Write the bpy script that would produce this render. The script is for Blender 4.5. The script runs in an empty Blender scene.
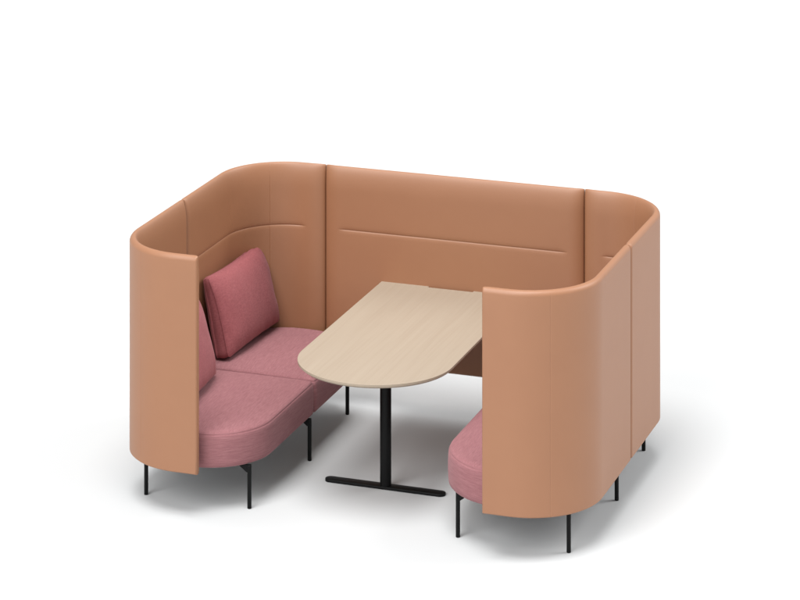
import bpy, bmesh, math, random
from mathutils import Vector, Matrix, noise

random.seed(4)
S = bpy.context.scene
COL = S.collection
PI = math.pi

# ------------------------------------------------------------------ dimensions (metres)
W, D, H, ZB = 1.3097, 1.937, 1.3775, 0.2317      # half width, depth, height of the screens, their lower edge
RC = 0.394                                        # outer corner radius
WE = 0.7845                                       # free end of the wings / joint to the rear panel
T = 0.057                                         # padded thickness
YJ = 0.975                                        # joint between the two halves of a sofa
STITCH = 1.016                                    # height of the horizontal quilting line


# ------------------------------------------------------------------ helpers
def link(o, parent=None):
    COL.objects.link(o)
    if parent:
        o.parent = parent
    return o


def empty(name, loc, label, cat, group=None):
    o = bpy.data.objects.new(name, None)
    o.location = loc
    o.empty_display_size = 0.1
    COL.objects.link(o)
    tag(o, label, cat, group)
    return o


def tag(o, label, cat, group=None):
    o['label'] = label
    o['category'] = cat
    if group:
        o['group'] = group


def finish(name, bm, mat, parent=None, angle=40):
    bmesh.ops.remove_doubles(bm, verts=bm.verts, dist=1e-5)
    bmesh.ops.recalc_face_normals(bm, faces=bm.faces)
    if parent is not None:
        inv = Matrix.Translation(-Vector(parent_world(parent)))
        bm.transform(inv)
    me = bpy.data.meshes.new(name)
    bm.to_mesh(me)
    bm.free()
    me.materials.append(mat)
    for p in me.polygons:
        p.use_smooth = True
    me.set_sharp_from_angle(angle=math.radians(angle))
    return link(bpy.data.objects.new(name, me), parent)


def parent_world(o):
    v = Vector((0, 0, 0))
    while o is not None:
        v += o.location
        o = o.parent
    return v


def loft(bm, rings, closed_ring=True, cap=True):
    vs = [[bm.verts.new(p) for p in r] for r in rings]
    n = len(rings[0])
    for a, b in zip(vs[:-1], vs[1:]):
        for i in range(n if closed_ring else n - 1):
            j = (i + 1) % n
            bm.faces.new((a[i], a[j], b[j], b[i]))
    if cap:
        bm.faces.new(list(reversed(vs[0])))
        bm.faces.new(vs[-1])
    return vs


def tube(bm, x, y, r, z0, z1, n=24, bev=0.0015):
    rings = []
    for rr, z in ((r - bev, z0), (r, z0 + bev), (r, z1 - bev), (r - bev, z1)):
        rings.append([(x + rr * math.cos(2 * PI * k / n), y + rr * math.sin(2 * PI * k / n), z) for k in range(n)])
    loft(bm, rings)


def cube(bm, c, d):
    bmesh.ops.create_cube(bm, size=1, matrix=Matrix.Translation(c) @ Matrix.Diagonal((*d, 1)))


# ------------------------------------------------------------------ materials
def new_mat(name):
    m = bpy.data.materials.new(name)
    m.use_nodes = True
    nt = m.node_tree
    return m, nt, nt.nodes['Principled BSDF']


def node(nt, kind, **kw):
    n = nt.nodes.new(kind)
    for k, v in kw.items():
        if k in n.inputs:
            n.inputs[k].default_value = v
        else:
            setattr(n, k, v)
    return n


def ramp(nt, src, stops):
    r = nt.nodes.new('ShaderNodeValToRGB')
    e = r.color_ramp.elements
    while len(e) < len(stops):
        e.new(0.5)
    for el, (p, c) in zip(e, stops):
        el.position = p
        el.color = (*c, 1)
    nt.links.new(src, r.inputs['Fac'])
    return r


def coords(nt, scale=(1, 1, 1), rot=(0, 0, 0)):
    tc = nt.nodes.new('ShaderNodeTexCoord')
    mp = nt.nodes.new('ShaderNodeMapping')
    mp.inputs['Scale'].default_value = scale
    mp.inputs['Rotation'].default_value = rot
    nt.links.new(tc.outputs['Object'], mp.inputs['Vector'])
    return mp.outputs['Vector']


def mat_upholstery():
    m, nt, b = new_mat('terracotta_leather')
    v = coords(nt)
    n1 = node(nt, 'ShaderNodeTexNoise', Scale=6.0, Detail=3.0)
    nt.links.new(v, n1.inputs['Vector'])
    c = ramp(nt, n1.outputs['Fac'], [(0.3, (0.280, 0.1255, 0.0615)), (0.7, (0.287, 0.1295, 0.0635))])
    nt.links.new(c.outputs['Color'], b.inputs['Base Color'])
    n2 = node(nt, 'ShaderNodeTexVoronoi', Scale=420.0)
    nt.links.new(v, n2.inputs['Vector'])
    n3 = node(nt, 'ShaderNodeTexNoise', Scale=14.0, Detail=2.0)
    nt.links.new(v, n3.inputs['Vector'])
    b1 = node(nt, 'ShaderNodeBump', Strength=0.14, Distance=0.001)
    nt.links.new(n2.outputs['Distance'], b1.inputs['Height'])
    b2 = node(nt, 'ShaderNodeBump', Strength=0.03, Distance=0.01)
    nt.links.new(n3.outputs['Fac'], b2.inputs['Height'])
    nt.links.new(b1.outputs['Normal'], b2.inputs['Normal'])
    nt.links.new(b2.outputs['Normal'], b.inputs['Normal'])
    b.inputs['Roughness'].default_value = 0.5
    b.inputs['Specular IOR Level'].default_value = 0.6
    return m


def mat_fabric(name, dark, mid, light, top, side, rough=0.9):
    """woven melange wool: fine thin streaks of lighter and darker yarn, along the cloth on top and round the sides"""
    m, nt, b = new_mat(name)

    def streaks(scale):
        v = coords(nt, scale)
        n = node(nt, 'ShaderNodeTexNoise', Scale=1.0, Detail=5.0, Roughness=0.7)
        nt.links.new(v, n.inputs['Vector'])
        return n.outputs['Fac']
    geo = nt.nodes.new('ShaderNodeNewGeometry')
    sep = nt.nodes.new('ShaderNodeSeparateXYZ')
    nt.links.new(geo.outputs['Normal'], sep.inputs[0])
    mr = node(nt, 'ShaderNodeMapRange')
    mr.inputs['From Min'].default_value = 0.45
    mr.inputs['From Max'].default_value = 0.8
    nt.links.new(sep.outputs['Z'], mr.inputs['Value'])
    mxf = nt.nodes.new('ShaderNodeMix')
    nt.links.new(mr.outputs['Result'], mxf.inputs['Factor'])
    nt.links.new(streaks(side), mxf.inputs['A'])
    nt.links.new(streaks(top), mxf.inputs['B'])
    fac = mxf.outputs['Result']
    c = ramp(nt, fac, [(0.28, dark), (0.5, mid), (0.72, light)])
    v2 = coords(nt)
    n2 = node(nt, 'ShaderNodeTexNoise', Scale=500.0, Detail=1.0)
    nt.links.new(v2, n2.inputs['Vector'])
    mx = nt.nodes.new('ShaderNodeMix')
    mx.data_type = 'RGBA'
    mx.blend_type = 'OVERLAY'
    mx.inputs['Factor'].default_value = 0.2
    nt.links.new(c.outputs['Color'], mx.inputs['A'])
    nt.links.new(n2.outputs['Fac'], mx.inputs['B'])
    nt.links.new(mx.outputs['Result'], b.inputs['Base Color'])
    b1 = node(nt, 'ShaderNodeBump', Strength=0.2, Distance=0.001)
    nt.links.new(fac, b1.inputs['Height'])
    n3 = node(nt, 'ShaderNodeTexNoise', Scale=7.0, Detail=2.0)
    nt.links.new(v2, n3.inputs['Vector'])
    b2 = node(nt, 'ShaderNodeBump', Strength=0.1, Distance=0.02)
    nt.links.new(n3.outputs['Fac'], b2.inputs['Height'])
    nt.links.new(b1.outputs['Normal'], b2.inputs['Normal'])
    nt.links.new(b2.outputs['Normal'], b.inputs['Normal'])
    b.inputs['Roughness'].default_value = rough
    b.inputs['Specular IOR Level'].default_value = 0.15
    b.inputs['Sheen Weight'].default_value = 0.12
    b.inputs['Sheen Roughness'].default_value = 0.5
    b.inputs['Sheen Tint'].default_value = (1.0, 0.75, 0.78, 1)
    return m


def mat_wood():
    m, nt, b = new_mat('pale_ash_veneer')
    v = coords(nt, (22, 0.5, 22))
    n1 = node(nt, 'ShaderNodeTexNoise', Scale=2.2, Detail=6.0, Roughness=0.6, Distortion=0.1)
    nt.links.new(v, n1.inputs['Vector'])
    v2 = coords(nt, (130, 2.0, 130))
    n2 = node(nt, 'ShaderNodeTexNoise', Scale=2.0, Detail=3.0)
    nt.links.new(v2, n2.inputs['Vector'])
    ad = node(nt, 'ShaderNodeMath', operation='MULTIPLY_ADD')
    nt.links.new(n2.outputs['Fac'], ad.inputs[0])
    ad.inputs[1].default_value = 0.35
    nt.links.new(n1.outputs['Fac'], ad.inputs[2])
    c = ramp(nt, ad.outputs[0], [(0.40, (0.287, 0.227, 0.170)), (0.66, (0.306, 0.246, 0.186)), (0.92, (0.319, 0.259, 0.198))])
    nt.links.new(c.outputs['Color'], b.inputs['Base Color'])
    bp = node(nt, 'ShaderNodeBump', Strength=0.05, Distance=0.001)
    nt.links.new(n2.outputs['Fac'], bp.inputs['Height'])
    nt.links.new(bp.outputs['Normal'], b.inputs['Normal'])
    b.inputs['Roughness'].default_value = 0.5
    b.inputs['Specular IOR Level'].default_value = 0.3
    return m


def mat_metal():
    m, nt, b = new_mat('black_powder_coat')
    v = coords(nt)
    n = node(nt, 'ShaderNodeTexNoise', Scale=900.0, Detail=1.0)
    nt.links.new(v, n.inputs['Vector'])
    bp = node(nt, 'ShaderNodeBump', Strength=0.15, Distance=0.0005)
    nt.links.new(n.outputs['Fac'], bp.inputs['Height'])
    nt.links.new(bp.outputs['Normal'], b.inputs['Normal'])
    b.inputs['Base Color'].default_value = (0.0035, 0.0035, 0.0036, 1)
    b.inputs['Roughness'].default_value = 0.5
    b.inputs['Specular IOR Level'].default_value = 0.16
    return m


def mat_floor():
    m, nt, b = new_mat('white_studio_floor')
    v = coords(nt)
    n = node(nt, 'ShaderNodeTexNoise', Scale=0.4, Detail=2.0)
    nt.links.new(v, n.inputs['Vector'])
    c = ramp(nt, n.outputs['Fac'], [(0.3, (0.500, 0.504, 0.505)), (0.7, (0.505, 0.509, 0.510))])
    nt.links.new(c.outputs['Color'], b.inputs['Base Color'])
    b.inputs['Roughness'].default_value = 0.9
    b.inputs['Specular IOR Level'].default_value = 0.0
    return m


LEATHER = mat_upholstery()
SEAT = mat_fabric('dusty_pink_wool', (0.208, 0.086, 0.093), (0.258, 0.111, 0.119), (0.306, 0.143, 0.150), (170, 17, 170), (13, 13, 190))
CUSH = mat_fabric('raspberry_wool', (0.212, 0.059, 0.064), (0.256, 0.075, 0.080), (0.300, 0.095, 0.100), (90, 60, 120), (60, 60, 130))
WOOD = mat_wood()
METAL = mat_metal()
FLOOR = mat_floor()
BOUNCE_GREY, _nt, _b = new_mat('grey_underside_bounce')  # unseen pale underside, added to lift and neutralise the floor shadow below the seats
_n = node(_nt, 'ShaderNodeTexNoise', Scale=300.0, Detail=2.0)
_c = ramp(_nt, _n.outputs['Fac'], [(0.3, (0.42, 0.43, 0.44)), (0.7, (0.48, 0.49, 0.50))])
_nt.links.new(_c.outputs['Color'], _b.inputs['Base Color'])
_b.inputs['Roughness'].default_value = 0.95


# ------------------------------------------------------------------ padded screens
def sofa_path():
    """outer line of one sofa screen (positive x side): front wing end, corner, side, corner, rear wing end.
    returns functions of arc length: point, inward normal"""
    a = W - RC - WE
    L1 = a
    L2 = L1 + RC * PI / 2
    L3 = L2 + (D - 2 * RC)
    L4 = L3 + RC * PI / 2
    L5 = L4 + a

    def at(s):
        if s <= L1:
            return (WE + s, 0.0), (0, 1)
        if s <= L2:
            t = (s - L1) / RC
            return (W - RC + RC * math.sin(t), RC - RC * math.cos(t)), (-math.sin(t), math.cos(t))
        if s <= L3:
            return (W, RC + s - L2), (-1, 0)
        if s <= L4:
            t = (s - L3) / RC
            return (W - RC + RC * math.cos(t), D - RC + RC * math.sin(t)), (-math.cos(t), -math.sin(t))
        return (W - RC - (s - L4), D), (0, -1)
    return at, (L1, L2, L3, L4, L5)


def ease(u):
    u = max(0.0, min(1.0, u))
    return math.sqrt(max(0.0, 1 - (1 - u) ** 2))


def smooth(u):
    u = max(0.0, min(1.0, u))
    return u * u * (3 - 2 * u)


def padded(bm, at, s0, s1, end0, end1, seams=(), flip=1, zb=ZB):
    """sweep the padded cross-section from s0 to s1.
    end = (inner radius along s, thickness left at the end, outer edge radius, groove start)"""
    # sample positions, dense at the ends and at the stitched seams
    ss = set()
    n = int((s1 - s0) / 0.02)
    for k in range(n + 1):
        ss.add(round(s0 + (s1 - s0) * k / n, 5))
    for k in range(15):
        u = 1 - math.cos(k / 14 * PI / 2)
        for e, sg, base in ((end0, 1, s0), (end1, -1, s1)):
            ss.add(round(base + sg * u * e[0], 5))
            ss.add(round(base + sg * u * e[2], 5))
    for q in seams:
        for d in (-.006, -.004, -.0025, -.001, 0, .001, .0025, .004, .006):
            ss.add(round(q + d, 5))
    ss = sorted(x for x in ss if s0 <= x <= s1)
    kept = [ss[0]]
    for x in ss[1:]:
        if x - kept[-1] > 0.0003:
            kept.append(x)
    ss = kept
    # cross-section rows: (fraction through the pad, height, is inner face)
    rows = []
    for z in [zb + .0, zb + .002, zb + .006]:
        rows.append((max(0, .12 * (1 - (z - zb) / .006)), z, 0))
    k = 14
    for i in range(1, k):
        rows.append((0, zb + .006 + (H - .029 - zb - .006) * i / k, 0))
    for i in range(9):
        t = i / 8 * PI / 2
        rows.append((.46 * (1 - math.cos(t)), H - .028 + .028 * math.sin(t), 0))
    EH = .135
    for i in range(1, 15):
        t = i / 14 * PI / 2
        rows.append((.46 + .54 * math.sin(t), H - EH + EH * math.cos(t), 1))
    zt = H - EH
    for i in range(1, 9):
        rows.append((1, zt + (STITCH + .028 - zt) * i / 8, 1))
    for d in (.02, .015, .011, .008, .006, .0045, .003, .0015, 0, -.0015, -.003, -.0045, -.006, -.008, -.011, -.015, -.02, -.028):
        rows.append((1, STITCH + d, 1))
    zl = STITCH - .028
    for i in range(1, 13):
        rows.append((1, zl + (zb + .02 - zl) * i / 12, 1))
    for i in range(1, 6):
        t = i / 5 * PI / 2
        rows.append((1 - .3 * (1 - math.cos(t)), zb + .02 - .02 * math.sin(t), 1))
    rings = []
    for s in ss:
        (x, y), (nx, ny) = at(s)
        d0, d1 = s - s0, s1 - s
        fin = min(end0[1] + (1 - end0[1]) * ease(d0 / end0[0]), end1[1] + (1 - end1[1]) * ease(d1 / end1[0]))
        out = max(end0[2] * (1 - ease(d0 / end0[2])), end1[2] * (1 - ease(d1 / end1[2])))
        dip = .006 * max((1 - ease(d0 / .025)) if end0[3] is not None else .6 * (1 - ease(d0 / .012)),
                         (1 - ease(d1 / .025)) if end1[3] is not None else .6 * (1 - ease(d1 / .012)))
        g0 = end0[3] if end0[3] is not None else .10
        g1 = end1[3] if end1[3] is not None else .10
        gr = smooth((d0 - g0) / .035) * smooth((d1 - g1) / .035)
        sm = 0
        for q in seams:
            sm = max(sm, math.exp(-((s - q) / .0020) ** 2))
        tin = T * fin
        ring = []
        for a, z, inner in rows:
            dep = out + a * (tin - out)
            if inner and a > .99:
                dz = z - STITCH
                dep -= gr * (.0026 * math.exp(-(dz / .0038) ** 2) + .0022 * math.exp(-(dz / .014) ** 2))
            if inner:
                dep -= .0015 * sm * a
            elif a < .05:
                dep += .0013 * sm
            zz = z - dip * smooth((z - (H - .12)) / .12)
            ring.append((flip * (x + nx * dep), y + ny * dep, zz))
        rings.append(ring)
    loft(bm, rings)


# ------------------------------------------------------------------ seats
def rounded_outline(corners, seg=14):
    """closed outline from (x, y, radius) corners given counter-clockwise"""
    pts = []
    n = len(corners)
    for i in range(n):
        p = Vector(corners[i][:2])
        r = corners[i][2]
        a = (Vector(corners[i - 1][:2]) - p).normalized()
        b = (Vector(corners[(i + 1) % n][:2]) - p).normalized()
        half = a.angle(b) / 2
        dist = r / math.tan(half)
        c = p + (a + b).normalized() * (r / math.sin(half))
        v0 = p + a * dist - c
        v1 = p + b * dist - c
        a0 = math.atan2(v0.y, v0.x)
        a1 = math.atan2(v1.y, v1.x)
        d = (a1 - a0 + PI) % (2 * PI) - PI
        m = max(3, int(seg * max(.4, r / .3)))
        for k in range(m + 1):
            t = a0 + d * k / m
            pts.append(c + Vector((math.cos(t), math.sin(t))) * r)
    # resample evenly
    out = []
    tot = sum((pts[i] - pts[i - 1]).length for i in range(len(pts)))
    N = 160
    i, acc = 0, 0.0
    for k in range(N):
        target = tot * k / N
        while True:
            seg_l = (pts[(i + 1) % len(pts)] - pts[i]).length
            if acc + seg_l >= target or i >= len(pts) - 1:
                break
            acc += seg_l
            i += 1
        f = 0 if seg_l == 0 else min(1, (target - acc) / seg_l)
        out.append(pts[i].lerp(pts[(i + 1) % len(pts)], f))
    return out


def seat_mesh(bm, outline, flip, zb=.2345, seed=0):
    cen = Vector((0, 0))
    for p in outline:
        cen += p
    cen /= len(outline)
    N = len(outline)
    nor = []
    for i in range(N):
        t = (outline[(i + 1) % N] - outline[i - 1]).normalized()
        nor.append(Vector((t.y, -t.x)))
    zc = .408
    layers = [(-.10, zb + .004), (-.02, zb), (-.008, zb + .002), (-.001, zb + .010), (.001, zb + .03), (.003, zb + .07), (.003, zb + .11),
              (.001, zb + .15), (-.001, zc - .007), (-.003, zc - .003), (-.0055, zc - .001), (-.0065, zc + .0005), (-.006, zc + .003),
              (-.0075, zc + .007), (-.011, zc + .0105), (-.018, zc + .0145), (-.03, zc + .0185)]
    rings = []
    for off, z in layers:
        r = []
        for i in range(N):
            p = outline[i] + nor[i] * off if off > -.09 else cen + (outline[i] - cen) * .8
            r.append(Vector((p.x, p.y, z)))
        rings.append(r)
    last = rings[-1]
    base = zc + .0185
    for k in (.96, .91, .85, .78, .7, .6, .5, .4, .3, .2, .1, .03):
        r = []
        for p in last:
            q = cen + (Vector((p.x, p.y)) - cen) * k
            h = .019 * (1 - k ** 2.2)
            h += .0022 * noise.noise(Vector((q.x * 7, q.y * 7, seed))) * (1 - k)
            r.append(Vector((q.x, q.y, base + h)))
        rings.append(r)
    for r in rings:
        for p in r:
            p.x *= flip
    loft(bm, rings)


def leg_meshes(parent, x, y, inward, flip, ztop=.2335):
    """thin round steel leg with a folded bracket under the seat"""
    bm = bmesh.new()
    tube(bm, flip * x, y, .0112, 0.0, ztop - .004, 20, .002)
    leg = finish('leg', bm, METAL, parent, 30)
    bm = bmesh.new()
    # flat mounting plate and triangular gusset pointing under the seat
    w = .013
    x0, x1 = x - inward * .010, x + inward * .062
    prof = [(x0, ztop), (x1, ztop), (x1, ztop - .006), (x + inward * .013, ztop - .043), (x0, ztop - .043)]
    A = [(flip * px, y - w / 2, pz) for px, pz in prof]
    B = [(flip * px, y + w / 2, pz) for px, pz in prof]
    loft(bm, [A, B])
    bmesh.ops.bevel(bm, geom=bm.edges[:], offset=.0012, segments=2, affect='EDGES')
    br = finish('bracket', bm, METAL, leg, 30)
    return leg


# ------------------------------------------------------------------ sofas
at, (L1, L2, L3, L4, L5) = sofa_path()
S_J = L2 + (YJ - RC)
seam_angle = math.radians(33)


def make_sofa(flip, label):
    t = empty('booth_sofa', (flip * .95, D / 2, 0), label, 'sofa', 'high-backed sofas facing each other across the table')
    gap = .0016
    bm = bmesh.new()
    padded(bm, at, 0.0, S_J - .0035, (.03, .45, .011, None), (.03, .6, .020, .085), (L1 + RC * seam_angle,), flip)
    finish('backrest', bm, LEATHER, t)
    bm = bmesh.new()
    padded(bm, at, S_J + .0035, L5 - gap, (.035, .6, .020, .085), (.11, .30, .004, .11), (L4 - RC * seam_angle,), flip)
    finish('backrest', bm, LEATHER, t)
    bm = bmesh.new()
    cube(bm, (flip * (W - .027), YJ, (ZB + H) / 2 - .02), (.008, .03, H - ZB - .06))
    finish('joint_strip', bm, LEATHER, t)
    bm = bmesh.new()
    cube(bm, (flip * WE, D - .0085, (ZB + H) / 2 - .012), (.03, .007, H - ZB - .05))
    finish('joint_strip', bm, LEATHER, t)
    xi = .524 if flip < 0 else .474   # edge of the seat toward the table
    rc = .335 if flip < 0 else .375
    xo = W - T - .006
    y0, y1 = .108, D - T - .006
    ym = 1.052
    front = rounded_outline([(xi, ym - .002, .024), (xi, y0, rc), (xo, y0 - .045, .30), (xo, ym - .002, .012)])
    rear = rounded_outline([(xi, y1, .33), (xi, ym + .002, .024), (xo, ym + .002, .012), (xo, y1, .335)])
    for k, o in enumerate((front, rear)):
        bm = bmesh.new()
        seat_mesh(bm, o, flip, seed=k * 3.7 + flip)
        st = finish('seat', bm, SEAT, t, 60)
        st.data.materials.append(BOUNCE_GREY)  # made-up light grey bottom face, reflects light onto the floor instead of red
        for p in st.data.polygons:
            if p.center.z < .24 and p.normal.z < -.85:
                p.material_index = 1
    for x, y, inw in ((.5811, .2339, 1), (.5273, .9812, 1), (.5811, 1.7285, 1),
                      (1.1767, .2312, -1), (1.2251, .9862, -1), (1.1767, 1.7396, -1)):
        leg_meshes(t, x, y, inw, flip)
    return t


make_sofa(-1, 'terracotta high-backed pink sofa with two red cushions, on the left of the table')
make_sofa(1, 'terracotta high-backed sofa on the right, its tall curved wing hiding most of the pink seat')

# ------------------------------------------------------------------ rear panel
pan = empty('rear_screen', (0, D, 0), 'straight padded terracotta screen behind the table, linking the two sofas', 'screen')
bm = bmesh.new()
padded(bm, lambda s: ((WE - s, D), (0, -1)), .0012, 2 * WE - .0012, (.09, .30, .004, .09), (.09, .30, .004, .09), (), 1, .2467)
finish('padded_panel', bm, LEATHER, pan)

# ------------------------------------------------------------------ table
tab = empty('meeting_table', (0, .745, 0), 'pale wood table with rounded front end on a black T-shaped leg', 'table')
TW, TF, TB, TR, TZ = .4255, .198, 1.884, .4127, .74
out = []
for k in range(65):
    a = PI * k / 64
    out.append((-TW * math.cos(a), TF + TR - TR * math.sin(a)))
out += [(TW, TB)]
nx, nd = .135, .02
out += [(nx, TB), (nx, TB - nd), (-nx, TB - nd), (-nx, TB), (-TW, TB)]


def inset(pts, d):
    n = len(pts)
    res = []
    for i in range(n):
        p = Vector(pts[i])
        a = (p - Vector(pts[i - 1])).normalized()
        b = (Vector(pts[(i + 1) % n]) - p).normalized()
        na, nb = Vector((-a.y, a.x)), Vector((-b.y, b.x))
        m = (na + nb)
        m = m / max(.3, (1 + na.dot(nb)))
        res.append(p + m * d)
    return res


bm = bmesh.new()
lay = [(.012, TZ - .022), (.002, TZ - .0135), (.0, TZ - .012), (0, TZ - .0012), (.0004, TZ - .0004), (.0012, TZ)]
rings = [[(p.x, p.y, z) for p in inset(out, d)] for d, z in lay]
loft(bm, rings)
finish('tabletop', bm, WOOD, tab, 25)
bm = bmesh.new()
tube(bm, .003, .745, .0305, .012, TZ - .03, 40, .001)
finish('column', bm, METAL, tab, 30)
bm = bmesh.new()
# foot bar with fully rounded ends
fo = []
FX, FW = .3435, .031
for k in range(17):
    a = -PI / 2 + PI * k / 16
    fo.append((FX - FW + FW * math.cos(a), .745 + FW * math.sin(a)))
for k in range(17):
    a = PI / 2 + PI * k / 16
    fo.append((-FX + FW + FW * math.cos(a), .745 + FW * math.sin(a)))
rings = [[(p.x, p.y, z) for p in inset(fo, d)] for d, z in ((.002, 0.0), (0, .002), (0, .0125), (.0008, .0142), (.0025, .015))]
loft(bm, rings)
finish('foot_bar', bm, METAL, tab, 40)
bm = bmesh.new()
bmesh.ops.create_cube(bm, size=1, matrix=Matrix.Translation((.003, .745, TZ - .026)) @ Matrix.Diagonal((.5, .09, .0076, 1)))
bmesh.ops.bevel(bm, geom=bm.edges[:], offset=.0015, segments=2, affect='EDGES')
finish('mounting_plate', bm, METAL, tab, 30)


# ------------------------------------------------------------------ cushions
def cushion(loc, width, height, rot, label, seed):
    """box cushion: two puffed faces joined by a narrow gusset with sewn edges; local x = width, y = thickness, z = height"""
    NU, NV = 40, 30
    bm = bmesh.new()

    def face(side):
        g = []
        for j in range(NV + 1):
            row = []
            for i in range(NU + 1):
                u = -1 + 2 * i / NU
                v = -1 + 2 * j / NV
                # denser toward the sewn edge
                u = math.copysign(1 - (1 - abs(u)) ** 1.5, u)
                v = math.copysign(1 - (1 - abs(v)) ** 1.5, v)
                # sides drawn in a little between the corners
                sx = 1 - .035 * (1 - v * v) * abs(u) ** 3 + .03 * max(0, v) ** 3
                sz = 1 - .085 * (1 - u * u) * abs(v) ** 3 * (1 if v > 0 else .5)
                x = u * width / 2 * sx
                z = v * height / 2 * sz
                r = .034
                cx, cz = width / 2 - r, height / 2 - r
                if abs(x) > cx and abs(z) > cz:
                    dx, dz = abs(x) - cx, abs(z) - cz
                    m = max(dx, dz)
                    l = math.hypot(dx, dz)
                    if l > 1e-6:
                        x = math.copysign(cx + dx * m / l, x)
                        z = math.copysign(cz + dz * m / l, z)
                pu = (1 - abs(u) ** 3) ** .6 * (1 - abs(v) ** 3) ** .6
                edge = .023 + .014 * (1 - v) / 2 - .007 * (abs(u * v)) ** 2 * (1 + v) / 2
                th = edge + .064 * pu
                th += .005 * noise.noise(Vector((x * 7, z * 7, seed + side * 5))) * pu
                th += .006 * noise.noise(Vector((x * 20, z * 13, seed + side * 9))) * (1 - pu * .7) * min(1, pu * 4)
                # hand-chop dip along the upper edge
                th -= .010 * math.exp(-(u / .35) ** 2) * max(0, v) ** 2 * pu
                # slack: filling sinks toward the bottom
                th += .008 * pu * (-v * .6)
                z2 = z + .0
                row.append(Vector((x, side * th, z2)))
            g.append(row)
        return g
    grids = {}
    for side in (-1, 1):
        g = face(side)
        vs = [[bm.verts.new(p) for p in row] for row in g]
        grids[side] = vs
        for j in range(NV):
            for i in range(NU):
                bm.faces.new((vs[j][i], vs[j][i + 1], vs[j + 1][i + 1], vs[j + 1][i]))

    def rim(vs):
        return ([vs[0][i] for i in range(NU + 1)] + [vs[j][NU] for j in range(1, NV + 1)] +
                [vs[NV][i] for i in range(NU - 1, -1, -1)] + [vs[j][0] for j in range(NV - 1, 0, -1)])
    ra, rb = rim(grids[-1]), rim(grids[1])
    n = len(ra)
    # gusset: sewn edge stands proud, panel between is pulled in just beside the seam and bulges in the middle
    prof = [(0.05, -.0042), (.13, -.003), (.3, .001), (.5, .003), (.7, .001), (.87, -.003), (.95, -.0042)]
    prev = ra
    for f, o in prof:
        cur = []
        for i in range(n):
            a, b = ra[i].co, rb[i].co
            p = a.lerp(b, f)
            rad = Vector((p.x / (width / 2), 0, p.z / (height / 2)))
            d = Vector((math.copysign(abs(rad.x) ** 8, rad.x), 0, math.copysign(abs(rad.z) ** 8, rad.z)))
            if d.length > 1e-6:
                d.normalize()
            cur.append(bm.verts.new(p + d * o))
        for i in range(n):
            k = (i + 1) % n
            bm.faces.new((prev[i], prev[k], cur[k], cur[i]))
        prev = cur
    for i in range(n):
        k = (i + 1) % n
        bm.faces.new((prev[i], prev[k], rb[k], rb[i]))
    o = finish('cushion', bm, CUSH, None, 75)
    o.location = loc
    o.rotation_euler = rot
    tag(o, label, 'cushion', 'red cushions on the left sofa')
    return o


# local -y is the face toward the table: rotate +90 deg about z turns -y to +x
CW, CH = .725, .462


def cushion_at(xb, yc, lean, yaw, label, seed, zrest=.441):
    th = .05
    z = zrest + CH / 2 * math.cos(lean) + th * math.sin(lean) * .6
    x = xb - CH / 2 * math.sin(lean) - th * math.cos(lean)
    return cushion((x, yc, z), CW, CH, (-lean, 0, PI / 2 + yaw), label, seed)


cushion_at(-1.046, 1.492, math.radians(13), math.radians(-2.2), 'rectangular raspberry red cushion in full view, leaning in the rear corner of the left sofa', 1.3)
cushion_at(-.995, .52, math.radians(13), math.radians(5.5), 'raspberry red cushion mostly hidden behind the front wing of the left sofa', 8.1)

# ------------------------------------------------------------------ floor
bm = bmesh.new()
bmesh.ops.create_grid(bm, x_segments=8, y_segments=8, size=90)
fl = finish('floor', bm, FLOOR)
fl['kind'] = 'structure'

# ------------------------------------------------------------------ light: white studio with a broad overhead softbox
w = bpy.data.worlds.new('World')
S.world = w
w.use_nodes = True
bg = w.node_tree.nodes['Background']
bg.inputs['Color'].default_value = (0.97, 1.0, 1.015, 1)
bg.inputs['Strength'].default_value = 0.62


def softbox(name, loc, target, size, floor_level):
    """disk lamp whose power is set by how much it lights the floor at the origin"""
    v = Vector(loc)
    d2 = v.length_squared
    l = bpy.data.lights.new(name, 'AREA')
    l.shape = 'DISK'
    l.size = size
    l.energy = floor_level * PI * PI * d2 / (v.z / math.sqrt(d2))
    o = bpy.data.objects.new(name, l)
    COL.objects.link(o)
    o.location = loc
    o.rotation_euler = (Vector(target) - v).to_track_quat('-Z', 'Y').to_euler()
    return o


def aim(az, el, dist):
    """lamp position from azimuth (0 = in front of the booth, 90 = to its right), elevation and distance"""
    a, e = math.radians(az), math.radians(el)
    return (dist * math.sin(a) * math.cos(e), -dist * math.cos(a) * math.cos(e), dist * math.sin(e))


softbox('overhead_softbox', aim(0, 76, 60), (0, 0, 0), 36, 1.12)
softbox('key_softbox', aim(-16, 37, 70), (0, 0, 0), 44, 0.46)
softbox('side_softbox', aim(122, 38, 70), (0, 0, 0), 36, 0.38)

# ------------------------------------------------------------------ camera: long lens, level, shifted down (verticals stay vertical)
cam = bpy.data.cameras.new('camera')
co = bpy.data.objects.new('camera', cam)
COL.objects.link(co)
co.location = (5.3731, -14.3576, 6.0563)
co.rotation_euler = (PI / 2, 0, .3368)
cam.sensor_width = 36
cam.lens = 2971.98 / 800 * 36
cam.shift_y = -(635.108 + 300) / 800
cam.clip_end = 400
S.camera = co

S.view_settings.view_transform = 'Standard'
S.view_settings.look = 'None'
S.view_settings.exposure = 0
S.view_settings.gamma = 1
S.render.engine = 'CYCLES'
S.cycles.max_bounces = 8
S.cycles.diffuse_bounces = 5
